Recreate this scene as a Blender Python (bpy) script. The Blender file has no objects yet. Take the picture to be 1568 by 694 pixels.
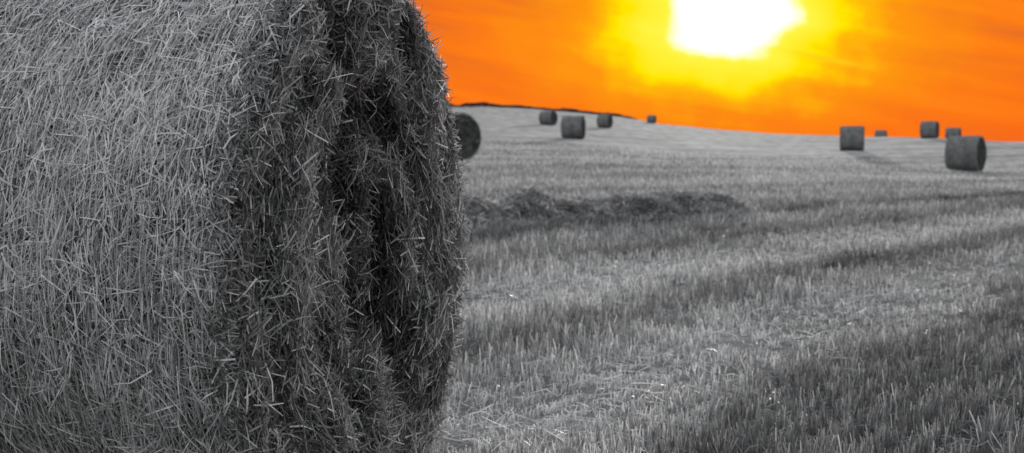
import bpy, math
import numpy as np
rng=np.random.default_rng(7)
sc=bpy.context.scene
sc.view_settings.view_transform='Standard'
sc.view_settings.look='None'
sc.view_settings.exposure=0

F=2178.0; EYE=1.1
# ---------------------------------------------------------------- noise
def _h(ix,iy,s):
    n=(ix.astype(np.int64)*374761393+iy.astype(np.int64)*668265263+s*974634777)&0xffffffff
    n=((n^(n>>13))*1274126177)&0xffffffff
    return ((n^(n>>16))&0xffff)/65535.0
def vn(x,y,s=0):
    x=np.asarray(x,float);y=np.asarray(y,float)
    ix=np.floor(x);iy=np.floor(y);fx=x-ix;fy=y-iy
    fx=fx*fx*(3-2*fx);fy=fy*fy*(3-2*fy)
    a=_h(ix,iy,s);b=_h(ix+1,iy,s);c=_h(ix,iy+1,s);d=_h(ix+1,iy+1,s)
    return (a*(1-fx)+b*fx)*(1-fy)+(c*(1-fx)+d*fx)*fy
def fbm(x,y,s=0,o=4):
    t=0;a=.5;n=0
    for i in range(o):
        t=t+a*vn(x*2**i,y*2**i,s+i);n+=a;a*=.5
    return t/n
def sst(e0,e1,x):
    t=np.clip((x-e0)/(e1-e0),0,1);return t*t*(3-2*t)
# ---------------------------------------------------------------- terrain
ku=np.array([-600,300,600,680,740,810,880,950,1010,1100,1200,1311,1425,1530,1700,2600.])
ky=np.array([190,172,165,164,163,166,172,179,190,199,206,209,211,217,220,221.])
kR=np.array([300,300,300,300,300,300,300,295,260,220,180,150,125,115,110,110.])
kp=np.array([1.4]*10+[1.5,1.6,2.4,3,3,3.])
ka=(ku-784)/F
kz=EYE+(222-ky)*kR/F
def terr(x,y):
    x=np.asarray(x,float);y=np.asarray(y,float)
    yy=np.maximum(y,1.)
    a=x/yy
    R=np.interp(a,ka,kR);z=np.interp(a,ka,kz);p=np.interp(a,ka,kp)
    t=yy/R
    s=np.where(t<1,t**p,1.)
    dec=np.maximum(yy-R,0)
    h=z*s-dec*.011-np.minimum(dec,30)**2*.00002
    h=h+(fbm(x*.12,y*.12,40,3)-.5)*.14*sst(6,25,y)
    h=h-.36*np.exp(-((x-22)/14)**2-((y-63)/17)**2)
    return np.where(y<1,0,h)
AL=math.radians(27);CA,SA=math.cos(AL),math.sin(AL)
def qf(x,y):
    yc=np.clip(y,-20,80)
    return x*CA-y*SA-.004*yc*np.abs(yc)-(y-yc)*.6
def bump(q,c,w): return np.exp(-((q-c)/w)**2)
def tone_f(x,y):
    """reflectance of the straw stubble: worked passes of the combine"""
    q=qf(x,y)+(fbm(x*.6,y*.6,11,3)-.5)*.6
    t=.70+.13*np.sin(q*1.15+.6)+.08*np.sin(q*.43+2)+.55*(fbm(x*.30+5,y*.22,3,4)-.5)+.35*(fbm(x*1.7,y*1.3,9,3)-.5)+.40*(fbm(x*5,y*3.2,19,3)-.5)
    t=t-.36*sst(-2.0,-1.7,q)*(1-sst(1.6,3.2,q))
    t=t+.26*bump(q,-2.6,.5)-.36*bump(q,-3.6,.34)+.22*bump(q,-4.7,.5)-.40*bump(q,-5.8,.32)
    # wheel lines further out
    per=np.mod(q+300,4.6)-2.3
    t=t-.34*bump(per,0,.20)*sst(-5.5,-7,q)-.26*bump(per,1.5,.17)*sst(-5.5,-7,q)+.14*bump(per,.75,.4)*sst(-5.5,-7,q)
    return np.clip(t,.10,1.25)
def flat_f(x,y):
    q=qf(x,y)+(fbm(x*.6,y*.6,11,3)-.5)*.6
    return 1-.5*bump(q,-2.5,.4)-.45*bump(q,-4.7,.45)
# ---------------------------------------------------------------- mesh
def mk(name,V,Q,tone,mats,mi=None,smooth=False,loc=None):
    me=bpy.data.meshes.new(name)
    V=np.asarray(V,np.float32)
    if loc is not None: V=V-np.asarray(loc,np.float32)
    k=Q.shape[1]
    me.vertices.add(len(V));me.vertices.foreach_set('co',V.ravel())
    me.loops.add(Q.size);me.loops.foreach_set('vertex_index',Q.astype(np.int32).ravel())
    me.polygons.add(len(Q))
    me.polygons.foreach_set('loop_start',np.arange(0,Q.size,k,dtype=np.int32))
    for m in mats: me.materials.append(m)
    if mi is not None: me.polygons.foreach_set('material_index',mi.astype(np.int32))
    me.update(calc_edges=True)
    me.polygons.foreach_set('use_smooth',np.full(len(Q),smooth))
    at=me.attributes.new('tone','FLOAT','POINT')
    at.data.foreach_set('value',np.asarray(tone,np.float32))
    ob=bpy.data.objects.new(name,me);sc.collection.objects.link(ob)
    if loc is not None: ob.location=loc
    return ob
def nrm(v): return v/np.maximum(np.linalg.norm(v,axis=1,keepdims=True),1e-9)
def strands(P,D,N,L,W,bend,tone):
    """bent ribbons of straw"""
    n=len(P);D=nrm(D)
    S=nrm(np.cross(D,N)+1e-6)
    U=nrm(np.cross(S,D))
    r=rng.normal(0,.6,n)[:,None]
    S2=S*np.cos(r)+U*np.sin(r)
    hw=(W/2)[:,None]
    A=P-D*(L/2)[:,None];B=P+U*bend[:,None]+S*(rng.normal(0,.05,n)*L)[:,None];C=P+D*(L/2)[:,None]
    V=np.stack([A-S2*hw,A+S2*hw,B-S2*hw,B+S2*hw,C-S2*hw*.6,C+S2*hw*.6],1).reshape(-1,3)
    b=np.arange(n)[:,None]*6
    Q=np.concatenate([b+np.array([0,1,3,2]),b+np.array([2,3,5,4])],1).reshape(-1,4)
    return V,Q,np.repeat(tone,6)
class Acc:
    def __init__(s): s.V=[];s.Q=[];s.T=[];s.M=[];s.n=0
    def add(s,V,Q,T,m):
        s.V.append(V);s.Q.append(Q+s.n);s.T.append(T);s.M.append(np.full(len(Q),m));s.n+=len(V)
    def get(s): return np.concatenate(s.V),np.concatenate(s.Q),np.concatenate(s.T),np.concatenate(s.M)
# ---------------------------------------------------------------- materials
def mat_straw(name,base,trans=.3,scale=1.):
    m=bpy.data.materials.new(name);m.use_nodes=True;nt=m.node_tree;nt.nodes.clear()
    o=nt.nodes.new('ShaderNodeOutputMaterial')
    a=nt.nodes.new('ShaderNodeAttribute');a.attribute_name='tone'
    tc=nt.nodes.new('ShaderNodeTexCoord')
    nz=nt.nodes.new('ShaderNodeTexNoise');nz.inputs['Scale'].default_value=60*scale;nz.inputs['Detail'].default_value=2
    nt.links.new(tc.outputs['Object'],nz.inputs['Vector'])
    mr=nt.nodes.new('ShaderNodeMapRange');mr.inputs['To Min'].default_value=.7;mr.inputs['To Max'].default_value=1.3
    nt.links.new(nz.outputs['Fac'],mr.inputs['Value'])
    mu=nt.nodes.new('ShaderNodeMath');mu.operation='MULTIPLY'
    nt.links.new(a.outputs['Fac'],mu.inputs[0]);nt.links.new(mr.outputs[0],mu.inputs[1])
    vm=nt.nodes.new('ShaderNodeVectorMath');vm.operation='SCALE';vm.inputs[0].default_value=base
    nt.links.new(mu.outputs[0],vm.inputs['Scale'])
    p=nt.nodes.new('ShaderNodeBsdfPrincipled');p.inputs['Roughness'].default_value=.5;p.inputs['Specular IOR Level'].default_value=.3
    t=nt.nodes.new('ShaderNodeBsdfTranslucent')
    nt.links.new(vm.outputs[0],p.inputs['Base Color']);nt.links.new(vm.outputs[0],t.inputs['Color'])
    mx=nt.nodes.new('ShaderNodeMixShader');mx.inputs[0].default_value=trans
    nt.links.new(p.outputs[0],mx.inputs[1]);nt.links.new(t.outputs[0],mx.inputs[2]);nt.links.new(mx.outputs[0],o.inputs[0])
    return m
M_straw=mat_straw('straw_strands',(.650,.636,.636),.2)
M_stub=mat_straw('stubble_stems',(.58,.580,.582),.35)
M_net=mat_straw('net_wrap_thread',(.74,.73,.73),.2)
M_leaf=mat_straw('hedge_leaves',(.045,.045,.045),.2,.05)
def mat_ground(name,base,lo,hi,scales,bumpd,tint_attr=True):
    m=bpy.data.materials.new(name);m.use_nodes=True;nt=m.node_tree
    p=nt.nodes['Principled BSDF'];p.inputs['Roughness'].default_value=.95;p.inputs['Specular IOR Level'].default_value=.1
    tc=nt.nodes.new('ShaderNodeTexCoord')
    prev=None
    for i,s in enumerate(scales):
        nz=nt.nodes.new('ShaderNodeTexNoise');nz.inputs['Scale'].default_value=s;nz.inputs['Detail'].default_value=6;nz.inputs['Roughness'].default_value=.65
        nt.links.new(tc.outputs['Object'],nz.inputs['Vector'])
        mr=nt.nodes.new('ShaderNodeMapRange');mr.inputs['From Min'].default_value=.3;mr.inputs['From Max'].default_value=.7
        mr.inputs['To Min'].default_value=lo;mr.inputs['To Max'].default_value=hi
        nt.links.new(nz.outputs['Fac'],mr.inputs['Value'])
        if prev is None: prev=mr.outputs[0];bn=nz
        else:
            mu=nt.nodes.new('ShaderNodeMath');mu.operation='MULTIPLY'
            nt.links.new(prev,mu.inputs[0]);nt.links.new(mr.outputs[0],mu.inputs[1]);prev=mu.outputs[0]
    a=nt.nodes.new('ShaderNodeAttribute');a.attribute_name='tone'
    mu=nt.nodes.new('ShaderNodeMath');mu.operation='MULTIPLY'
    nt.links.new(prev,mu.inputs[0]);nt.links.new(a.outputs['Fac'],mu.inputs[1])
    vm=nt.nodes.new('ShaderNodeVectorMath');vm.operation='SCALE';vm.inputs[0].default_value=base
    nt.links.new(mu.outputs[0],vm.inputs['Scale']);nt.links.new(vm.outputs[0],p.inputs['Base Color'])
    b=nt.nodes.new('ShaderNodeBump');b.inputs['Strength'].default_value=.7;b.inputs['Distance'].default_value=bumpd
    nt.links.new(bn.outputs['Fac'],b.inputs['Height']);nt.links.new(b.outputs[0],p.inputs['Normal'])
    return m
M_ground=mat_ground('stubble_field_soil',(.40,.40,.402),.68,1.32,[7,.9,2.6],.06)
M_body=mat_ground('bale_core',(.05,.05,.05),.5,1.3,[30,6],.02)  # near-black core, paints the shade seen in gaps between straws
M_bfar=mat_ground('bale_weathered_straw',(.25,.248,.247),.6,1.35,[14,3],.03)
# ---------------------------------------------------------------- ground
gy=np.concatenate([-np.geomspace(150,2.5,24),np.linspace(-2,2.9,20),np.geomspace(3,2600,520)])
gx=np.sinh(np.linspace(-4.6,4.6,460))/np.sinh(4.6)*1200
X,Y=np.meshgrid(gx,gy)
Z=terr(X,Y)+(fbm(X*2.2,Y*2.2,70,3)-.5)*.05*(1-sst(15,40,np.hypot(X,Y)))
nx,ny=len(gx),len(gy)
idx=np.arange(nx*ny).reshape(ny,nx)
Q=np.stack([idx[:-1,:-1],idx[:-1,1:],idx[1:,1:],idx[1:,:-1]],-1).reshape(-1,4)
tg=tone_f(X,Y)
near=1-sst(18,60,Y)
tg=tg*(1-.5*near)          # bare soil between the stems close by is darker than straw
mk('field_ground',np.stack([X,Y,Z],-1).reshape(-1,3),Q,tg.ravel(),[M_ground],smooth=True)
# ---------------------------------------------------------------- stubble
def gz(x,y): return terr(x,y)+(fbm(x*2.2,y*2.2,70,3)-.5)*.05*(1-sst(15,40,np.hypot(x,y)))
def stub(n,y0,y1):
    y=np.exp(rng.uniform(math.log(y0),math.log(y1),n))
    x=rng.uniform(-.36*y-1,.56*y+1.6)
    q=qf(x,y);sp=.15
    qs=np.round(q/sp)*sp+rng.normal(0,.022,n)
    x=x+(qs-q)/CA
    keep=(vn(x*5,y*5,21)>.24)
    x,y=x[keep],y[keep];n=len(x)
    tn=tone_f(x,y)
    hgt=rng.uniform(.055,.12,n)*(.6+.8*fbm(x*1.1,y*1.1,31,3))*flat_f(x,y)
    w=.0042+.00022*y
    w=w*rng.uniform(.6,1.3,n)
    z=gz(x,y)
    D=np.stack([rng.normal(0,.19,n),rng.normal(0,.19,n),np.ones(n)],1)
    D=nrm(D)
    P=np.stack([x,y,z-.01],1)+D*(hgt/2)[:,None]
    N=np.stack([rng.normal(0,.6,n),-np.ones(n),np.zeros(n)],1)
    t=tn*rng.lognormal(-.06,.45,n)
    return strands(P,D,nrm(N),hgt,w,rng.normal(0,.004,n),np.clip(t,.08,1.4))
A=Acc()
V,Qs,T=stub(240000,3.0,75);A.add(V,Qs,T,0)
# fallen litter
n=55000
y=np.exp(rng.uniform(math.log(3),math.log(45),n));x=rng.uniform(-.36*y-1,.56*y+1.6)
az=rng.uniform(0,6.283,n)
D=np.stack([np.cos(az),np.sin(az),rng.normal(0,.25,n)],1)
L=rng.uniform(.03,.14,n)
P=np.stack([x,y,gz(x,y)+rng.uniform(.003,.045,n)],1)
Nn=np.tile(np.array([[0,0,1.]]),(n,1))
V,Qs,T=strands(P,D,Nn,L,(.003+.0003*y)*rng.uniform(.7,1.3,n),rng.normal(0,.01,n),np.clip(tone_f(x,y)*rng.lognormal(.05,.35,n),.1,1.3));A.add(V,Qs,T,0)
V,Qs,T,Mi=A.get()
mk('wheat_stubble',V,Qs,T,[M_stub],Mi)
# ---------------------------------------------------------------- windrow of loose straw
def windrow(name,p0,p1,wd,ht,n,seed,tn):
    p0=np.array(p0);p1=np.array(p1);Lr=np.linalg.norm(p1-p0);d=(p1-p0)/Lr;pr=np.array([d[1],-d[0]])
    s=np.linspace(0,1,360);c=np.linspace(-1,1,26)
    S,C=np.meshgrid(s,c,indexing='ij')
    def hh(S,C):
        e=sst(0,.06,S)*(1-.45*sst(.5,1,S))*(1-sst(.96,1,S))
        return ht*np.clip(1-C*C,0,1)*e*(.25+1.6*fbm(S*Lr*1.9,C*1.6+seed,seed,3)**1.3)
    def pos(S,C):
        wob=(fbm(S*Lr*.5,S*0+.5,seed+9,3)-.5)*.4
        x=p0[0]+d[0]*S*Lr+pr[0]*(C*wd+wob);y=p0[1]+d[1]*S*Lr+pr[1]*(C*wd+wob)
        return x,y
    x,y=pos(S,C);z=terr(x,y)-.015+hh(S,C)
    id=np.arange(S.size).reshape(S.shape)
    Q=np.stack([id[:-1,:-1],id[1:,:-1],id[1:,1:],id[:-1,1:]],-1).reshape(-1,4)
    A=Acc();A.add(np.stack([x,y,z],-1).reshape(-1,3),Q,np.full(S.size,tn*.55),0)
    S=rng.uniform(0.01,.985,n);C=np.clip(rng.normal(0,.55,n),-1.4,1.4)
    x,y=pos(S,C);h=hh(S,C)
    az=rng.uniform(0,6.283,n)
    D=np.stack([np.cos(az),np.sin(az),rng.normal(0,.5,n)],1)
    P=np.stack([x,y,terr(x,y)+h+rng.uniform(-.01,.045,n)],1)
    V,Q,T=strands(P,D,np.tile([[0,0,1.]],(n,1)),rng.uniform(.06,.22,n),rng.uniform(.005,.010,n),rng.normal(0,.02,n),np.clip(tn*rng.lognormal(-.15,.6,n),.08,1.6))
    A.add(V,Q,T,1)
    V,Q,T,M=A.get();return mk(name,V,Q,T,[M_bfar,M_straw],M)
windrow('straw_windrow',(-1.7,15.7),(3.3,20.4),.40,.27,20000,3,.72)
# ---------------------------------------------------------------- bales
def bale(name,cx,cy,R,Ln,phi,detail,sink=.02,seed=1,tn=1.,cz=None):
    """(cx,cy)= centre of the visible end face; axis runs back from it"""
    n=np.array([math.sin(phi),-math.cos(phi),0.]);t=np.array([math.cos(phi),math.sin(phi),0.]);k=np.array([0,0,1.])
    mid=np.array([cx,cy])-n[:2]*Ln/2
    z0=float(terr(mid[0],mid[1]))
    C=np.array([cx,cy,(z0+R-sink)])
    er=(.05 if detail>1 else .085)*R/.8
    def hs(th,s):   # side relief
        return (fbm(th*3.2,s*5,seed,3)-.5)*.045*R+(fbm(th*12,s*16,seed+3,2)-.5)*.03*R
    def hf(a,b):    # end face relief
        r=np.hypot(a,b)/R
        return (fbm(a*7/R*.8+3,b*5/R*.8,seed+5,4)-.5)*.24*R-.07*R*np.exp(-(r/.4)**2)+.02*R*np.sin(r*22)*(r<.95)
    # body
    nth=144 if detail>1 else 64
    th=np.linspace(0,2*np.pi,nth,endpoint=False)
    prof=[]
    for r in np.linspace(.03,1-er/R,18): prof.append((r*R,0.,0))
    for a in np.linspace(.2,math.pi/2,5): prof.append((R-er+er*math.sin(a),-er+er*math.cos(a),1))
    for s in np.linspace(er*1.5,Ln-er*1.5,22): prof.append((R,-s,1))
    for a in np.linspace(math.pi/2,.2,5)[::1]: prof.append((R-er+er*math.sin(a),-Ln+er-er*math.cos(a),1))
    for r in np.linspace(1-er/R,.03,18): prof.append((r*R,-Ln,2))
    pr=np.array(prof)
    RR,TH=np.meshgrid(pr[:,0],th,indexing='ij');SS=np.repeat(pr[:,1][:,None],nth,1);KK=np.repeat(pr[:,2][:,None],nth,1)
    r2=RR+np.where(KK==1,hs(TH,SS),0)-(.028 if detail>1 else 0)
    r2=np.where(KK==1,r2,RR)
    f=hf(RR*np.cos(TH),RR*np.sin(TH))
    s2=SS+np.where(KK==0,f*sst(1.0*R,.88*R,RR),0)-np.where(KK==2,f*.6,0)-np.where(KK==0,(.055 if detail>1 else 0),0)
    V=C+(r2*np.cos(TH))[...,None]*t+(r2*np.sin(TH))[...,None]*k+s2[...,None]*n
    m,_=RR.shape
    id=np.arange(m*nth).reshape(m,nth)
    Q=np.stack([id[:-1],id[1:],np.roll(id[1:],-1,1),np.roll(id[:-1],-1,1)],-1).reshape(-1,4)
    Vb=V.reshape(-1,3)
    A=Acc()
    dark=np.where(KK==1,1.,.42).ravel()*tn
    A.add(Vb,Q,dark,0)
    for ring in (id[0],id[-1]):
        qq=np.array([[ring[i],ring[i+1],ring[nth-2-i],ring[nth-1-i]] for i in range(nth//2-1)])
        A.Q.append(qq);A.M.append(np.zeros(len(qq)));
    if detail>1: ns,nf,nr=150000,60000,8000
    else: ns,nf,nr=2600,1600,350
    lw=1. if detail>1 else 2.4
    # side straw
    th=rng.uniform(0,2*np.pi,ns);s=-rng.uniform(0.0,Ln,ns)
    edge=np.minimum(-s,Ln+s);rd=R-np.where(edge<er,er-np.sqrt(np.maximum(er**2-(er-edge)**2,0)),0)
    rad=np.cos(th)[:,None]*t+np.sin(th)[:,None]*k;cir=-np.sin(th)[:,None]*t+np.cos(th)[:,None]*k
    ph=np.where(rng.random(ns)<.42,rng.normal(0,.30,ns),rng.uniform(-1.57,1.57,ns))
    lift=rng.normal(0,.07,ns)
    D=cir*np.cos(ph)[:,None]+n*np.sin(ph)[:,None]+rad*lift[:,None]
    dep=rng.uniform(0,1,ns)
    P=C+rad*(rd+hs(th,s)+(-.028+.036*dep)*lw)[:,None]+n*s[:,None]
    L=rng.uniform(.02,.12,ns)*(1 if detail>1 else 1.8)
    L=np.where(edge<.1,L*.7,L)
    patch=.30+1.4*fbm(th*1.6+seed,s*2.2,seed+20,3)
    # shade painted into the tone: darker towards the ground, lighter on top, uneven limit
    shz=np.sin(th)+1.1*(fbm(th*1.3+9,s*1.8,seed+40,3)-.5)
    shade=.55+.62*sst(-.75,.55,shz)
    T=np.clip(.96*patch*shade*(.45+.75*dep)*rng.lognormal(-.08,.62,ns),.04,1.5)*(tn if detail>1 else tn*.8)
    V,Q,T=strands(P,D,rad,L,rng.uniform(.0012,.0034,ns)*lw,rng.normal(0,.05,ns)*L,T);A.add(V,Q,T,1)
    # end faces
    for sgn in (1,-1):
        m_=nf if sgn>0 else nf//4
        r=R*np.sqrt(rng.uniform(0,.985,m_));th=rng.uniform(0,2*np.pi,m_)
        rad=np.cos(th)[:,None]*t+np.sin(th)[:,None]*k;cir=-np.sin(th)[:,None]*t+np.cos(th)[:,None]*k
        ph=np.where(rng.random(m_)<.45,rng.normal(0,.45,m_),rng.uniform(-1.57,1.57,m_))
        lift=rng.normal(0,.33,m_)
        D=cir*np.cos(ph)[:,None]+rad*np.sin(ph)[:,None]+n*sgn*lift[:,None]
        h=hf(r*np.cos(th),r*np.sin(th))
        ed=R-r;drop=np.where(ed<er,er-np.sqrt(np.maximum(er**2-(er-ed)**2,0)),0)
        dep=rng.uniform(0,1,m_)
        off=h*(1 if sgn>0 else .6)*sst(1.0*R,.88*R,r)-drop+(-.05+.07*dep)*lw
        base=C if sgn>0 else C-n*Ln
        P=base+rad*r[:,None]+n*(sgn*off)[:,None]
        L=rng.uniform(.03,.13,m_)*(1 if detail>1 else 1.8);L=np.where(ed<.08,L*.75,L)
        cav=sst(-.07*R,.05*R,h)  # hollows of the face get a darker tone, recess shade painted in
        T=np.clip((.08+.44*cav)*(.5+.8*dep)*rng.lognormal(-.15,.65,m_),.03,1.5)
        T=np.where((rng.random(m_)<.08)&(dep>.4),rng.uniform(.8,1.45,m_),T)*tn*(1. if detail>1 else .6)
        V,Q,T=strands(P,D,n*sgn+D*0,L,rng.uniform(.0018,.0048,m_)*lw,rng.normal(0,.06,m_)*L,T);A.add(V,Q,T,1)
    # loose straws fraying off the rim
    th=rng.uniform(0,2*np.pi,nr)
    rad=np.cos(th)[:,None]*t+np.sin(th)[:,None]*k;cir=-np.sin(th)[:,None]*t+np.cos(th)[:,None]*k
    D=cir*rng.normal(0,.8,nr)[:,None]+rad*rng.normal(.25,.45,nr)[:,None]+n*rng.normal(.2,.7,nr)[:,None]
    P=C+rad*(R-er*.35+rng.uniform(-.03,.025,nr))[:,None]+n*rng.uniform(-.05,.0,nr)[:,None]
    L=rng.uniform(.03,.10,nr)
    V,Q,T=strands(P,D,rad,L,rng.uniform(.002,.0042,nr)*lw,rng.normal(0,.08,nr)*L,np.clip(.55*rng.lognormal(0,.6,nr),.06,1.5)*tn);A.add(V,Q,T,1)
    if detail>1:
        # a few long straws that stick well out
        n2=420
        th=rng.uniform(0,2*np.pi,n2)
        rad=np.cos(th)[:,None]*t+np.sin(th)[:,None]*k;cir=-np.sin(th)[:,None]*t+np.cos(th)[:,None]*k
        D=cir*rng.normal(0,.7,n2)[:,None]+rad*rng.uniform(.2,1,n2)[:,None]+n*rng.normal(.3,.5,n2)[:,None]
        P=C+rad*R+n*rng.uniform(-.1,-.01,n2)[:,None]
        L=rng.uniform(.06,.15,n2)
        V,Q,T=strands(P,D,rad,L,rng.uniform(.0015,.003,n2),rng.normal(0,.1,n2)*L,np.clip(.8*rng.lognormal(0,.3,n2),.2,1.5));A.add(V,Q,T,1)
        # net wrap threads round the drum
        seg=220
        for s in np.arange(.05,Ln-.04,.019):
            s_=s+rng.normal(0,.003)
            th=np.linspace(0,2*np.pi,seg,endpoint=False)
            ss=-s_+.004*(fbm(th*6,th*0+s*9,77,3)-.5)*2
            rr=R+hs(th,ss)+.009+.012*(vn(th*14,th*0+s*31,55)-.5)
            rad=np.cos(th)[:,None]*t+np.sin(th)[:,None]*k
            a=C+rad*rr[:,None]+n*(ss-.0010)[:,None];b=C+rad*rr[:,None]+n*(ss+.0010)[:,None]
            V=np.concatenate([a,b]);i=np.arange(seg);j=(i+1)%seg
            net_shade=.65+.35*sst(-.75,.55,np.sin(th))  # threads painted darker towards the ground to match the drum's shading
            A.add(V,np.stack([i,j,j+seg,i+seg],1),np.tile(net_shade,2)*rng.uniform(.7,1.15),2)
    V,Q,T,M=A.get()
    loc=(float(mid[0]),float(mid[1]),z0)
    return mk(name,V,Q,T,[M_body if detail>1 else M_bfar,M_straw,M_net],M,loc=loc)
rad=math.radians
bale('hay_bale',-.40,3.87,.80,1.35,rad(73),2,seed=4)
def bl(u,d,R,Ln,ph,seed):
    bale('hay_bale',(u-784)/F*d,d,R,Ln,rad(ph),1,seed=seed,sink=.04,tn=.8)
bl(709,45,.76,1.25,38,11)
bl(893,90,.75,1.3,76,12)
bl(848,150,.76,1.45,55,13)
bl(934,155,.75,1.3,62,14)
bl(1003,255,.72,1.4,70,15)
bl(1321,86,.76,1.35,76,16)
bl(1356,178,.75,1.35,70,17)
bl(1434,124,.76,1.35,60,18)
bl(1469,142,.75,1.35,65,19)
bl(1502,63,.80,1.4,56,20)
# ---------------------------------------------------------------- far hedge line on the crest
n=24000
a=rng.uniform((-120-784)/F,(985-784)/F,n)
dd=297+rng.normal(0,1.2,n)
x=a*dd
env=(.15+1.4*fbm(x*.35,x*0,90,4)**1.6)*np.interp(a,[(600-784)/F,(740-784)/F,(820-784)/F,(985-784)/F],[1.,1.,.85,.4])
z=terr(x,dd)+env*rng.random(n)**.7
D=nrm(rng.normal(0,1,(n,3)));Nn=nrm(rng.normal(0,1,(n,3)))
V,Q,T=strands(np.stack([x,dd,z],1),D,Nn,rng.uniform(.15,.35,n),rng.uniform(.1,.25,n),rng.normal(0,.03,n),rng.lognormal(0,.4,n))
mk('distant_hedgerow',V,Q,T,[M_leaf])
# ---------------------------------------------------------------- world
SAZ=math.atan(.154);SEL=math.radians(5.0)
w=bpy.data.worlds.new('World');sc.world=w;w.use_nodes=True;nt=w.node_tree;nt.nodes.clear()
def nd(t): return nt.nodes.new(t)
def M(op,a,b=None,c=None,clamp=False):
    m=nd('ShaderNodeMath');m.operation=op;m.use_clamp=clamp
    for i,v in enumerate((a,b,c)):
        if v is None: continue
        if isinstance(v,(int,float)): m.inputs[i].default_value=v
        else: nt.links.new(v,m.inputs[i])
    return m.outputs[0]
def SM(v,a,b):
    m=nd('ShaderNodeMapRange');m.interpolation_type='SMOOTHSTEP'
    nt.links.new(v,m.inputs['Value']);m.inputs['From Min'].default_value=a;m.inputs['From Max'].default_value=b
    return m.outputs[0]
tc=nd('ShaderNodeTexCoord');dirv=tc.outputs['Generated']
def dot(v):
    m=nd('ShaderNodeVectorMath');m.operation='DOT_PRODUCT';nt.links.new(dirv,m.inputs[0]);m.inputs[1].default_value=v;return m.outputs['Value']
U=dot((math.cos(SAZ),-math.sin(SAZ),0));Zc=dot((0,0,1));FR=dot((math.sin(SAZ),math.cos(SAZ),0))
Vv=M('SUBTRACT',Zc,.091)
cb=nd('ShaderNodeCombineXYZ');nt.links.new(M('MULTIPLY_ADD',Vv,1.2,M('MULTIPLY',U,5.)),cb.inputs[0]);nt.links.new(M('MULTIPLY_ADD',U,9.,M('MULTIPLY',Vv,48.)),cb.inputs[1])
nz=nd('ShaderNodeTexNoise');nz.inputs['Scale'].default_value=1.;nz.inputs['Detail'].default_value=4;nz.inputs['Roughness'].default_value=.5;nt.links.new(cb.outputs[0],nz.inputs['Vector'])
cl=nz.outputs['Fac']
nz2=nd('ShaderNodeTexNoise');nz2.inputs['Scale'].default_value=34.;nz2.inputs['Detail'].default_value=4;nt.links.new(dirv,nz2.inputs['Vector'])
uu=M('DIVIDE',U,.078);vv=M('DIVIDE',Vv,.054)
r=M('SQRT',M('ADD',M('MULTIPLY',uu,uu),M('MULTIPLY',vv,vv)))
r=M('ADD',r,M('MULTIPLY',M('SUBTRACT',nz2.outputs['Fac'],.5),M('MINIMUM',M('MULTIPLY',r,.55),.8)))
r=M('ADD',r,M('MULTIPLY',M('SUBTRACT',cl,.5),M('MINIMUM',M('MULTIPLY',r,.6),1.6)))
ramp=nd('ShaderNodeValToRGB');nt.links.new(M('DIVIDE',r,8.,clamp=True),ramp.inputs[0])
el=ramp.color_ramp.elements
pts=[(0,(1.6,1.6,1.6)),(.44,(1.3,1.3,1.25)),(.60,(1.05,.92,.06)),(.94,(1.02,.80,.0)),(1.12,(1,.50,.003)),(1.4,(1,.31,.005)),(2.1,(1,.21,.007)),(3.2,(.98,.16,.007)),(5,(.92,.125,.008)),(8,(.8,.09,.008))]
el[0].position=0;el[0].color=(*pts[0][1],1);el[1].position=1;el[1].color=(*pts[-1][1],1)
for p,c in pts[1:-1]:
    e=el.new(p/8);e.color=(*c,1)
def mix(f,a,b):
    m=nd('ShaderNodeMix');m.data_type='RGBA'
    if isinstance(f,(int,float)): m.inputs[0].default_value=f
    else: nt.links.new(f,m.inputs[0])
    for i,v in ((6,a),(7,b)):
        if isinstance(v,tuple): m.inputs[i].default_value=v
        else: nt.links.new(v,m.inputs[i])
    return m.outputs[2]
far=SM(r,1.2,2.8)
# redder towards the horizon
col=mix(M('MULTIPLY',M('SUBTRACT',1.,SM(Zc,0.,.05)),.45),ramp.outputs[0],(.97,.125,.010,1))
# duller cloud higher up
hi=SM(Zc,.03,.11)
cs=M('MULTIPLY',M('MULTIPLY',SM(cl,.40,.66),far),M('MULTIPLY_ADD',hi,.62,.2))
col=mix(cs,col,(.60,.145,.028,1))
cs2=M('MULTIPLY',M('MULTIPLY',SM(M('SUBTRACT',1.,cl),.50,.68),SM(r,1.2,1.9)),.5)
col=mix(cs2,col,(1,.25,.012,1))
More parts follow.
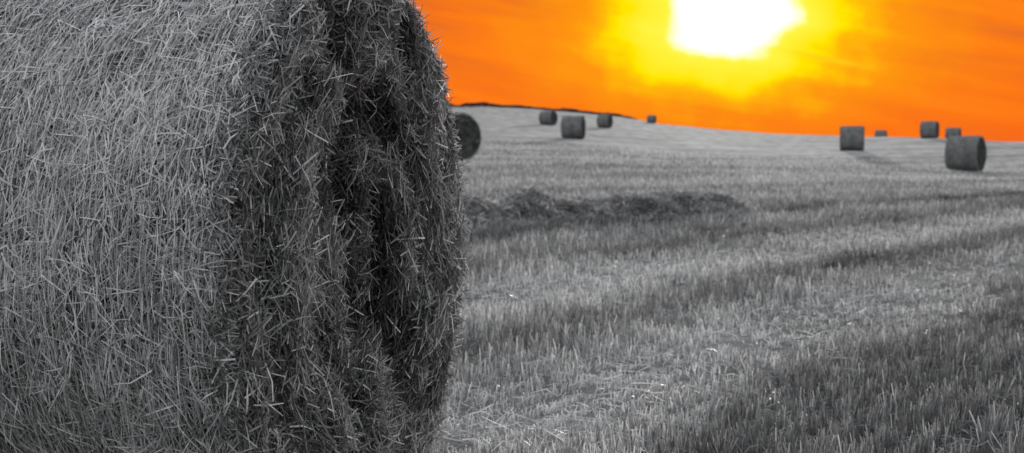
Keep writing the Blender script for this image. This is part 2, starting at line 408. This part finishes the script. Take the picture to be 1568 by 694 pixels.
# lit wisp right of the sun (thin cloud)
du=M('SUBTRACT',U,.066);dv=M('SUBTRACT',Vv,-.033)
al=M('ADD',M('MULTIPLY',du,.978),M('MULTIPLY',dv,-.208));ac=M('ADD',M('MULTIPLY',du,.208),M('MULTIPLY',dv,.978))
g=M('ADD',M('POWER',M('ABSOLUTE',M('DIVIDE',al,.022)),2.),M('POWER',M('ABSOLUTE',M('DIVIDE',ac,.0018)),2.))
wisp=M('MULTIPLY',M('POWER',2.718,M('MULTIPLY',g,-1.)),.95)
col=mix(wisp,col,(1,.6,.01,1))
# blend into the cool neutral rest of the sky
sky=nd('ShaderNodeTexSky');sky.sky_type='NISHITA';sky.sun_disc=False;sky.sun_elevation=SEL;sky.sun_rotation=SAZ
hs_=nd('ShaderNodeHueSaturation');hs_.inputs['Saturation'].default_value=.2;hs_.inputs['Value'].default_value=1.0
nt.links.new(sky.outputs[0],hs_.inputs['Color'])
warm=nd('ShaderNodeVectorMath');warm.operation='SCALE';nt.links.new(col,warm.inputs[0]);warm.inputs['Scale'].default_value=10.
base=nd('ShaderNodeVectorMath');base.operation='SCALE';nt.links.new(hs_.outputs[0],base.inputs[0])
nt.links.new(M('MULTIPLY_ADD',SM(Zc,.0,.9),6.2,1.4),base.inputs['Scale'])
ms=M('MULTIPLY',M('SUBTRACT',1.,SM(Zc,.13,.28)),SM(FR,.55,.85))
out=mix(ms,base.outputs[0],warm.outputs[0])
bg=nd('ShaderNodeBackground');bg.inputs['Strength'].default_value=.1;nt.links.new(out,bg.inputs[0])
wo=nd('ShaderNodeOutputWorld');nt.links.new(bg.outputs[0],wo.inputs[0])
# ---------------------------------------------------------------- sun
sl=bpy.data.lights.new('sun','SUN');sl.energy=2.4;sl.angle=math.radians(.6);sl.color=(1,.97,.93)
so=bpy.data.objects.new('sun',sl);sc.collection.objects.link(so)
so.rotation_euler=(math.radians(90)-SEL,0,math.pi-SAZ)
so.location=(10,50,20)
# ---------------------------------------------------------------- camera
cd=bpy.data.cameras.new('camera');co=bpy.data.objects.new('camera',cd);sc.collection.objects.link(co);sc.camera=co
cd.sensor_width=36;cd.lens=50;cd.clip_end=6000;cd.clip_start=.05
co.location=(0,0,EYE);co.rotation_euler=(math.radians(90)-math.atan(125/F),0,0)
cd.dof.use_dof=True;cd.dof.focus_distance=3.75;cd.dof.aperture_fstop=5.6
